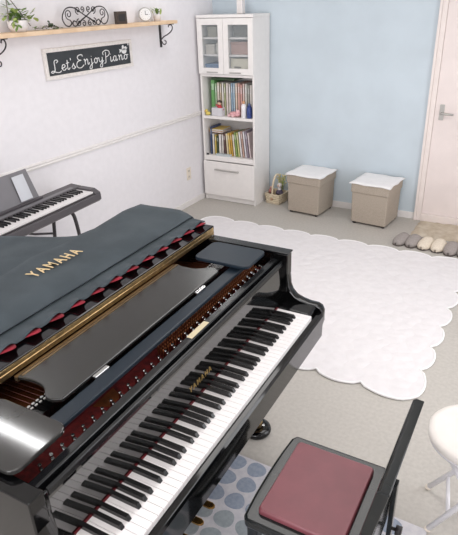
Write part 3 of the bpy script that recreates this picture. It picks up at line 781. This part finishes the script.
# front rail, pin block, plate, strings
obj('front_rail',MB().prism([(-.034,.90),(-.034,.922),(-.037,.926),(-.060,.926),(-.063,.92),(-.063,.87),(-.034,.87)],-1.284,.074,'y'),M['pianosoft'],P,bevel=.002)
obj('serial_plate',MB().box(-.059,-.038,-.60,-.49,.9262,.9272),mat('pale_gold_plate',(206,192,160),.45),P)
PB=obj('pin_block',MB().box(-.22,-.063,-1.284,.074,.80,.866),M['dredfelt'],P)
pm=MB().lathe([(.0042,0),(.0042,.026),(.0047,.026),(.0047,.035)],n=8).mesh('tuning_pin',M['steel'])
for r_ in range(3):
    for k in range(33):
        t_=-1.22+k*1.24/32+.008*r_
        if t_>.05: continue
        o=bpy.data.objects.new('tuning_pin',pm); o.location=(-.074-.014*r_,t_,.866); C.objects.link(o); o.parent=PB
pl=MB(); innp=[p for p in offset(op,.05)] 
pl.prism([p for p in innp if p[0]<-.22]+[(-.22,-1.28),(-.22,.07)],.80,.835,'z')
obj('iron_plate',pl,M['plate'],P)
obj('felt_strip',MB().box(-.21,-.165,-1.27,.06,.8665,.872),M['redfelt'],P)
for a,b in ((-.16,.05),(-.45,-.36),(-.95,-.86)):
    obj('plate_web',MB().prism([(-.158,a),(-.115,a+.02),(-.115,b-.02),(-.158,b)],.8662,.871,'z'),M['plate'],P)
px=MB()
for r_ in range(3):
    for k in range(52):
        t_=-.66+k*.0133; px.lathe([(.003,0),(.003,.026),(.0034,.034)],-.112-.014*r_,t_+.005*r_,6,z0=.866)
o=obj('tuning_pins',px,M['plate'],PB); o['kind']='stuff'
stg=MB()
for k in range(70):
    t_=-1.27+k*1.33/69; u1=-.9 if t_<-.35 else -.45; stg.tube([(-.165,t_,.868),(u1,t_-.01,.856)],.0016,4)
o=obj('strings',stg,M['wire'],P); o['kind']='stuff'
dpm=MB().box(-.03,.03,-.007,.007,0,.03).mesh('damper',M['black']); dfm=MB().box(-.029,-.024,-.004,.004,.03,.033).box(-.016,-.012,-.004,.004,.03,.033).mesh('damper_felt',M['white'])
for k in range(80):
    t_=-1.255+k*1.28/79
    o=bpy.data.objects.new('damper',dpm); o.location=(-.265,t_,.868); C.objects.link(o); o.parent=P
    f_=bpy.data.objects.new('damper_felt',dfm); C.objects.link(f_); f_.parent=o
# music desk lying flat on its slides
for t_ in (-.96,-.27): obj('desk_slide',MB().box(-.365,-.16,t_-.018,t_+.018,.926,.940),M['pianosoft'],P,bevel=.002)
obj('desk_rail',MB().box(-.155,-.105,-1.11,-.03,.934,.951),M['slate'],P,bevel=.004)
dk=[(p.x,p.y) for p in smooth_path([(-.352,-1.03),(-.30,-1.022),(-.25,-1.03),(-.215,-1.058),(-.19,-1.06),(-.165,-1.045)],4)]
dk2=[(u_,-1.243-t_) for u_,t_ in dk[::-1]]
DK=obj('music_desk',MB().prism(dk+dk2,.9515,.964,'z'),M['desk'],P,bevel=.003)
for t_ in (-.9,-.35): obj('hinge',MB().box(-.164,-.150,t_-.03,t_+.03,.9505,.960),M['steel'],DK,bevel=.002)
obj('desk_back_strip',MB().box(-.367,-.354,-1.03,-.215,.944,.958),M['dbrass'],P)  # thin dull brass strips along the rear of the desk
obj('desk_back_strip',MB().box(-.345,-.338,-1.02,-.22,.9641,.9650),M['dbrass'],DK)
def side_shelf(t0,t1,flip):
    pts=slab_round(-.315,-.068,t0,t1,.028)
    return MB().prism(pts,.9595,.9735,'z')
obj('side_shelf',side_shelf(-.145,.032,0),M['slate'],P,bevel=.003); obj('side_shelf',side_shelf(-1.30,-1.122,1),M['shelfl'],P,bevel=.003)
# lid: main part, folded front flap, brass hinge
lid=[p for p in offset(op,-.012)]
if max(p[1] for p in lid)<.121: lid=offset(op,.012)
mainp=[p for p in lid if p[0]<-.378]; a_=max(p[1] for p in lid); b_2=min(p[1] for p in lid)
obj('lid',MB().prism([(-.376,a_)]+mainp+[(-.376,b_2)],.952,.972,'z'),M['piano'],P,bevel=.003)
obj('lid_flap',MB().box(-.792,-.378,b_2,a_+.003,.9765,.9965),M['piano'],P,bevel=.003)
hg=MB().box(-.3775,-.3725,b_2+.01,a_-.01,.960,.991)
hg.tube([(-.3733,b_2+.012,.9760),(-.3733,a_-.012,.9760)],.0032,8)
obj('lid_hinge',hg,M['brass'],P)
# legs
def leg(u_,t_):
    l=MB(); vs=[]
    for z,w in ((.135,.030),(.45,.045),(.52,.056),(.585,.06)): vs+=[(u_-w,t_-w,z),(u_+w,t_-w,z),(u_+w,t_+w,z),(u_-w,t_+w,z)]
    l.add(vs,[(3,2,1,0),(12,13,14,15)]+[(a+k,a+(k+1)%4,a+4+(k+1)%4,a+4+k) for a in (0,4,8) for k in range(4)])
    L2=obj('leg',l,M['piano'],P,bevel=.004)
    obj('ferrule',MB().lathe([(.034,.09),(.034,.14),(.036,.14)],u_,t_,18),M['brass'],L2)
    obj('caster',MB().lathe([(.012,.03),(.026,.034),(.028,.06),(.02,.09)],u_,t_,16),M['brass'],L2)
    obj('caster_cup',MB().lathe([(.066,0),(.070,.012),(.066,.026),(.052,.034),(.036,.032),(.0,.03)],u_,t_,28),M['piano'],L2)
leg(-.115,.022); leg(-.115,-1.235); leg(-1.18,-.86)
# pedal lyre
LY=obj('pedal_lyre',MB().box(-.3,-.17,-.745,-.46,.05,.13).box(-.26,-.22,-.70,-.665,.13,.585).box(-.26,-.22,-.56,-.525,.13,.585),M['piano'],P,bevel=.006)
for t_ in (-.515,-.602,-.689):
    pd=[(-.18,t_-.009),(-.12,t_-.010),(-.085,t_-.0155),(-.06,t_-.0155),(-.046,t_-.009),(-.043,t_),(-.046,t_+.009),(-.06,t_+.0155),(-.085,t_+.0155),(-.12,t_+.010),(-.18,t_+.009)]
    obj('pedal',MB().prism(pd,.058,.07,'z'),M['pbrass'],LY,bevel=.004)

# ------------------------------------------------------------------ fabric cover folded back over the lid
CV=thing('piano_cover','dark grey fabric piano cover with gold lettering and crimson lining folded back over the lid','cover',(PKX,PKY,0),PYAW)
def interp(pts,u_):
    pts=sorted(pts)
    if u_<=pts[0][0]: return pts[0][1]
    for (a,b),(c_,d_) in zip(pts,pts[1:]):
        if u_<=c_: return b+(d_-b)*(u_-a)/(c_-a)
    return pts[-1][1]
k_=max(range(len(lid)),key=lambda i:-lid[i][0])
bent=[p for p in lid[:k_+1]]; bass=[p for p in lid[k_:]]
def tR(u_): return (.142 if u_>-.7975 else interp(bent,u_)+.012)
def tL(u_): return (b_2-.012 if u_>-.7975 else interp(bass,u_)-.012)
us=[-.497,-.5,-.52,-.56,-.6,-.64,-.68,-.72,-.76,-.785,-.797,-.812,-.83,-.84,-.88,-.93,-.98,-1.03,-1.08,-1.14,-1.2,-1.25,-1.3,-1.34,-1.37,-1.4,-1.42,-1.428]
def cz(u_,t_):
    fk=min(1,max(.12,(-u_-.5)/.12)); top=1.036+fk*(.006*math.sin(11*t_+3*u_)*math.sin(9*u_)+.004*math.sin(23*t_+14*u_))
    low=.984+.005*math.sin(9*t_+7*u_)+.004*math.sin(15*u_-6*t_)
    s=min(1,max(0,(-u_-.785)/.05)); s=s*s*(3-2*s)
    z=top*(1-s)+low*s
    if u_>-.56: z-= .020*min(1,(u_+.56)/.063)**1.6
    return z
cm=MB(); NC=44; vs=[]
for u_ in us:
    a=tR(u_); b=tL(u_)
    row=[]
    for j in range(NC+1):
        t_=a+(b-a)*j/NC; row.append((u_,t_,cz(u_,t_)))
    dr_=.03 if u_>-.7975 else .10
    hangR=[(u_,a+.012,cz(u_,a)-.012),(u_,a+.016+.004*math.sin(30*u_),cz(u_,a)-dr_)]
    hangL=[(u_,b-.012,cz(u_,b)-.012),(u_,b-.016+.004*math.sin(30*u_),cz(u_,b)-dr_)]
    vs+=hangR[::-1]+row+hangL
w_=NC+5
cm.add(vs,[(i*w_+j,i*w_+j+1,(i+1)*w_+j+1,(i+1)*w_+j) for i in range(len(us)-1) for j in range(w_-1)],True)
# tail skirt
last=[Vector(v) for v in vs[-w_:]][2:-2]; sk=[]
for v in last: sk.append((v.x-.004,v.y,v.z)); 
for v in last: sk.append((v.x-.014,v.y,v.z-.1))
cm.add(sk,[(i,i+1,len(last)+i+1,len(last)+i) for i in range(len(last)-1)],True)
body=obj('cover_cloth',cm,M['cover'],CV); sd=body.modifiers.new('thick','SOLIDIFY'); sd.thickness=.004; sd.offset=1
# hem strip in front of the fold, its edge lifted in small tents that show the lining
tents=[.10-.098*i for i in range(16)]
def lift(t_):
    h=0; 
    for c_ in tents:
        d_=(t_-c_)
        if -.045<d_<.025: h=max(h,math.sin(PI*(d_+.045)/.07)**1.3)
    return h
def strip(z0,front,extra,mi,rec):
    m=MB(); NT=300; rows=6; v_=[]
    for i in range(rows+1):
        s=i/rows
        for j in range(NT+1):
            t_=.145+(b_2-.012-.145)*j/NT; l=lift(t_)
            u_=-.525+(front+.525)*s + (extra*l - rec*(1-l))*s*s
            z=z0+(.0035*(1-s))+.020*l*s*s*s
            v_.append((u_,t_,z))
    k=NT+1
    m.add(v_,[(i*k+j,i*k+j+1,(i+1)*k+j+1,(i+1)*k+j) for i in range(rows) for j in range(NT)],True,mi)
    return m
o=obj('hem_strip',strip(1.0045,-.418,.0,0,.010),M['cover'],CV); sd=o.modifiers.new('thick','SOLIDIFY'); sd.thickness=.003; sd.offset=1
o=obj('lining',strip(1.0005,-.416,.024,0,.022),M['lining'],CV); sd=o.modifiers.new('thick','SOLIDIFY'); sd.thickness=.0025; sd.offset=1
obj('fold_seam',MB().tube([(-.502,.148+(b_2-.02-.148)*j/40,cz(-.502,.148+(b_2-.02-.148)*j/40)-.003) for j in range(41)],.0035,6),M['cover'],CV)
me=text_mesh('embroidered_lettering','YAMAHA',.058,.001,M['gold'],space=1.36)
L_=bpy.data.objects.new('embroidered_lettering',me); C.objects.link(L_); L_.parent=body
L_.matrix_local=Matrix(((0,-1.3,0,-.640),(.84,0,0,-.542),(0,0,1,1.0485),(0,0,0,1)))

# ------------------------------------------------------------------ bench with backrest
BN=thing('piano_bench','black piano bench with a maroon padded seat and upright back panel','bench',(2.690,-3.845,0),.012)
hx,hy=.170,.202
sp=[(p.x,p.y) for p in smooth_path([(-hx,-hy+.02),(-hx-.006,-.1),(-hx-.008,0),(-hx-.006,.1),(-hx,hy-.02)],4)]
seat=sp+[(-hx+.012,hy),(hx-.012,hy),(hx,hy-.01),(hx,-hy+.01),(hx-.012,-hy),(-hx+.012,-hy)]
obj('seat_frame',MB().prism(seat,.464,.498,'z'),M['bench'],BN,bevel=.01,seg=3)
cu_=MB(); ring=slab_round(-.135,.133,-.163,.163,.014); n=len(ring)
vs=[]
for z,k in ((.496,1),(.509,1),(.5145,.988),(.517,.965)): vs+=[(p[0]*k,p[1]*k,z) for p in ring]
cu_.add(vs,[(a*n+i,a*n+(i+1)%n,(a+1)*n+(i+1)%n,(a+1)*n+i) for a in range(3) for i in range(n)],True)
vt=[(p[0]*.965,p[1]*.965,.517) for p in ring]; cu_.add(vt,[tuple(range(n))])
obj('seat_cushion',cu_,M['maroon'],BN)
bp_=MB().prism([(.170,.34),(.196,.34),(.199,.5),(.219,.66),(.246,.80),(.248,.806),(.224,.808),(.214,.802),(.188,.66),(.172,.5)],-.198,.202,'y')
obj('backrest',bp_,M['bench'],BN,bevel=.004)
for sy in (-1,1):
    obj('back_support',MB().box(.198,.214,sy*.15-.016,sy*.15+.016,.2,.50),M['bench'],BN,bevel=.003)
    for sx in (-1,1): 
        x=sx*.142; y=sy*.168
        obj('leg',MB().box(x-.018,x+.018,y-.018,y+.018,.0135,.464),M['bench'],BN,bevel=.004)
    obj('side_rail',MB().box(-.124,.124,sy*.168-.01,sy*.168+.01,.12,.15),M['bench'],BN,bevel=.003)
kn=obj('adjusting_knob',MB().tube([(.206,.155,.285),(.225,.155,.285)],.006,8).tube([(.225,.155,.285),(.245,.155,.285)],.017,14),M['iron'],BN)

# ------------------------------------------------------------------ white folding stool
WS=thing('folding_stool','white round folding stool with white tube legs at the right, beside the bench','stool',(3.085,-3.285,0),0)
obj('seat',MB().lathe([(.14,.420),(.162,.423),(.167,.431),(.167,.447),(.160,.456),(.14,.460),(.0,.461)],n=40),M['cream'],WS)
obj('seat_rim',MB().lathe([(.150,.410),(.160,.411),(.163,.4225),(.150,.422)],n=40),M['tube'],WS)
fa,fb_=Vector((-.139,.103,.012)),Vector((-.097,-.110,.012))
ta,tb_=Vector((.10,.075,.39)),Vector((.12,-.085,.39))
ta.z+=.012; tb_.z+=.012
obj('leg',MB().tube([fa,ta],.011,10),M['tube'],WS); obj('leg',MB().tube([fb_,tb_],.011,10),M['tube'],WS)
obj('leg',MB().tube([(.15,.10,.012),(-.10,.075,.402)],.011,10),M['tube'],WS); obj('leg',MB().tube([(.16,-.11,.012),(-.08,-.085,.402)],.011,10),M['tube'],WS)
p1=fa+(ta-fa)*.28; p2=fb_+(tb_-fb_)*.28
obj('crossbar',MB().tube([p1,p2],.008,8),M['tube'],WS)
obj('crossbar',MB().tube([(.095,.094,.1),(.105,-.104,.1)],.008,8),M['tube'],WS)
for q in (fa,fb_,Vector((.15,.10,.012)),Vector((.16,-.11,.012))): obj('foot_cap',MB().ball(q,.0135,.0135,.012),M['outlet'],WS)

# ------------------------------------------------------------------ lights
def area(name,loc,size,sy,power,col=(1,1,1),rot=(0,0,0)):
    l=bpy.data.lights.new(name,'AREA'); l.shape='RECTANGLE'; l.size=size; l.size_y=sy; l.energy=power; l.color=col
    o=bpy.data.objects.new(name,l); C.objects.link(o); o.location=loc; o.rotation_euler=rot; return o
WARM=(1,.97,.95)
area('ceiling_lamp',(2.2,-2.2,RZ-.02),1.3,1.3,21,WARM)
area('ceiling_lamp',(2.6,-4.9,RZ-.02),1.3,1.3,14,WARM)
area('tube_lamp',(.45,-3.42,RZ-.03),.8,.05,5,(1,1,1))
area('tube_lamp',(.55,-.98,RZ-.03),.35,.12,3.5,(1,1,1))
area('fill_light',(RX-.03,-2.4,1.4),2.4,1.4,30,(.95,.97,1),(0,PI/2,0))  # added soft fill light against the solid right wall, no window there
area('fill_light',(2.3,RY+.03,1.5),2.4,1.4,66,(.96,.97,1),(PI/2,0,0))  # added fill light behind the camera to brighten the bookcase and walls
w=bpy.data.worlds.new('World'); bpy.context.scene.world=w; w.use_nodes=True
w.node_tree.nodes['Background'].inputs[0].default_value=(.9,.95,1,1); w.node_tree.nodes['Background'].inputs[1].default_value=.5

# ------------------------------------------------------------------ camera
yaw,pitch,roll,f=.5387,-.4533,-.0330,550.452
fw=Vector((-math.sin(yaw)*math.cos(pitch),math.cos(yaw)*math.cos(pitch),math.sin(pitch)))
ri=Vector((math.cos(yaw),math.sin(yaw),0)); upv=ri.cross(fw)
Rr=ri*math.cos(roll)+upv*math.sin(roll); Uu=-ri*math.sin(roll)+upv*math.cos(roll)
cam=bpy.data.cameras.new('camera'); co=bpy.data.objects.new('camera',cam); C.objects.link(co)
co.matrix_world=Matrix(((Rr.x,Uu.x,-fw.x,3.1098),(Rr.y,Uu.y,-fw.y,-5.054),(Rr.z,Uu.z,-fw.z,1.909),(0,0,0,1)))
cam.sensor_fit='VERTICAL'; cam.sensor_height=24; cam.lens=f/535*24; cam.clip_start=.05
bpy.context.scene.camera=co
sc=bpy.context.scene
sc.view_settings.view_transform='Standard'; sc.view_settings.look='None'; sc.view_settings.exposure=0; sc.view_settings.gamma=1
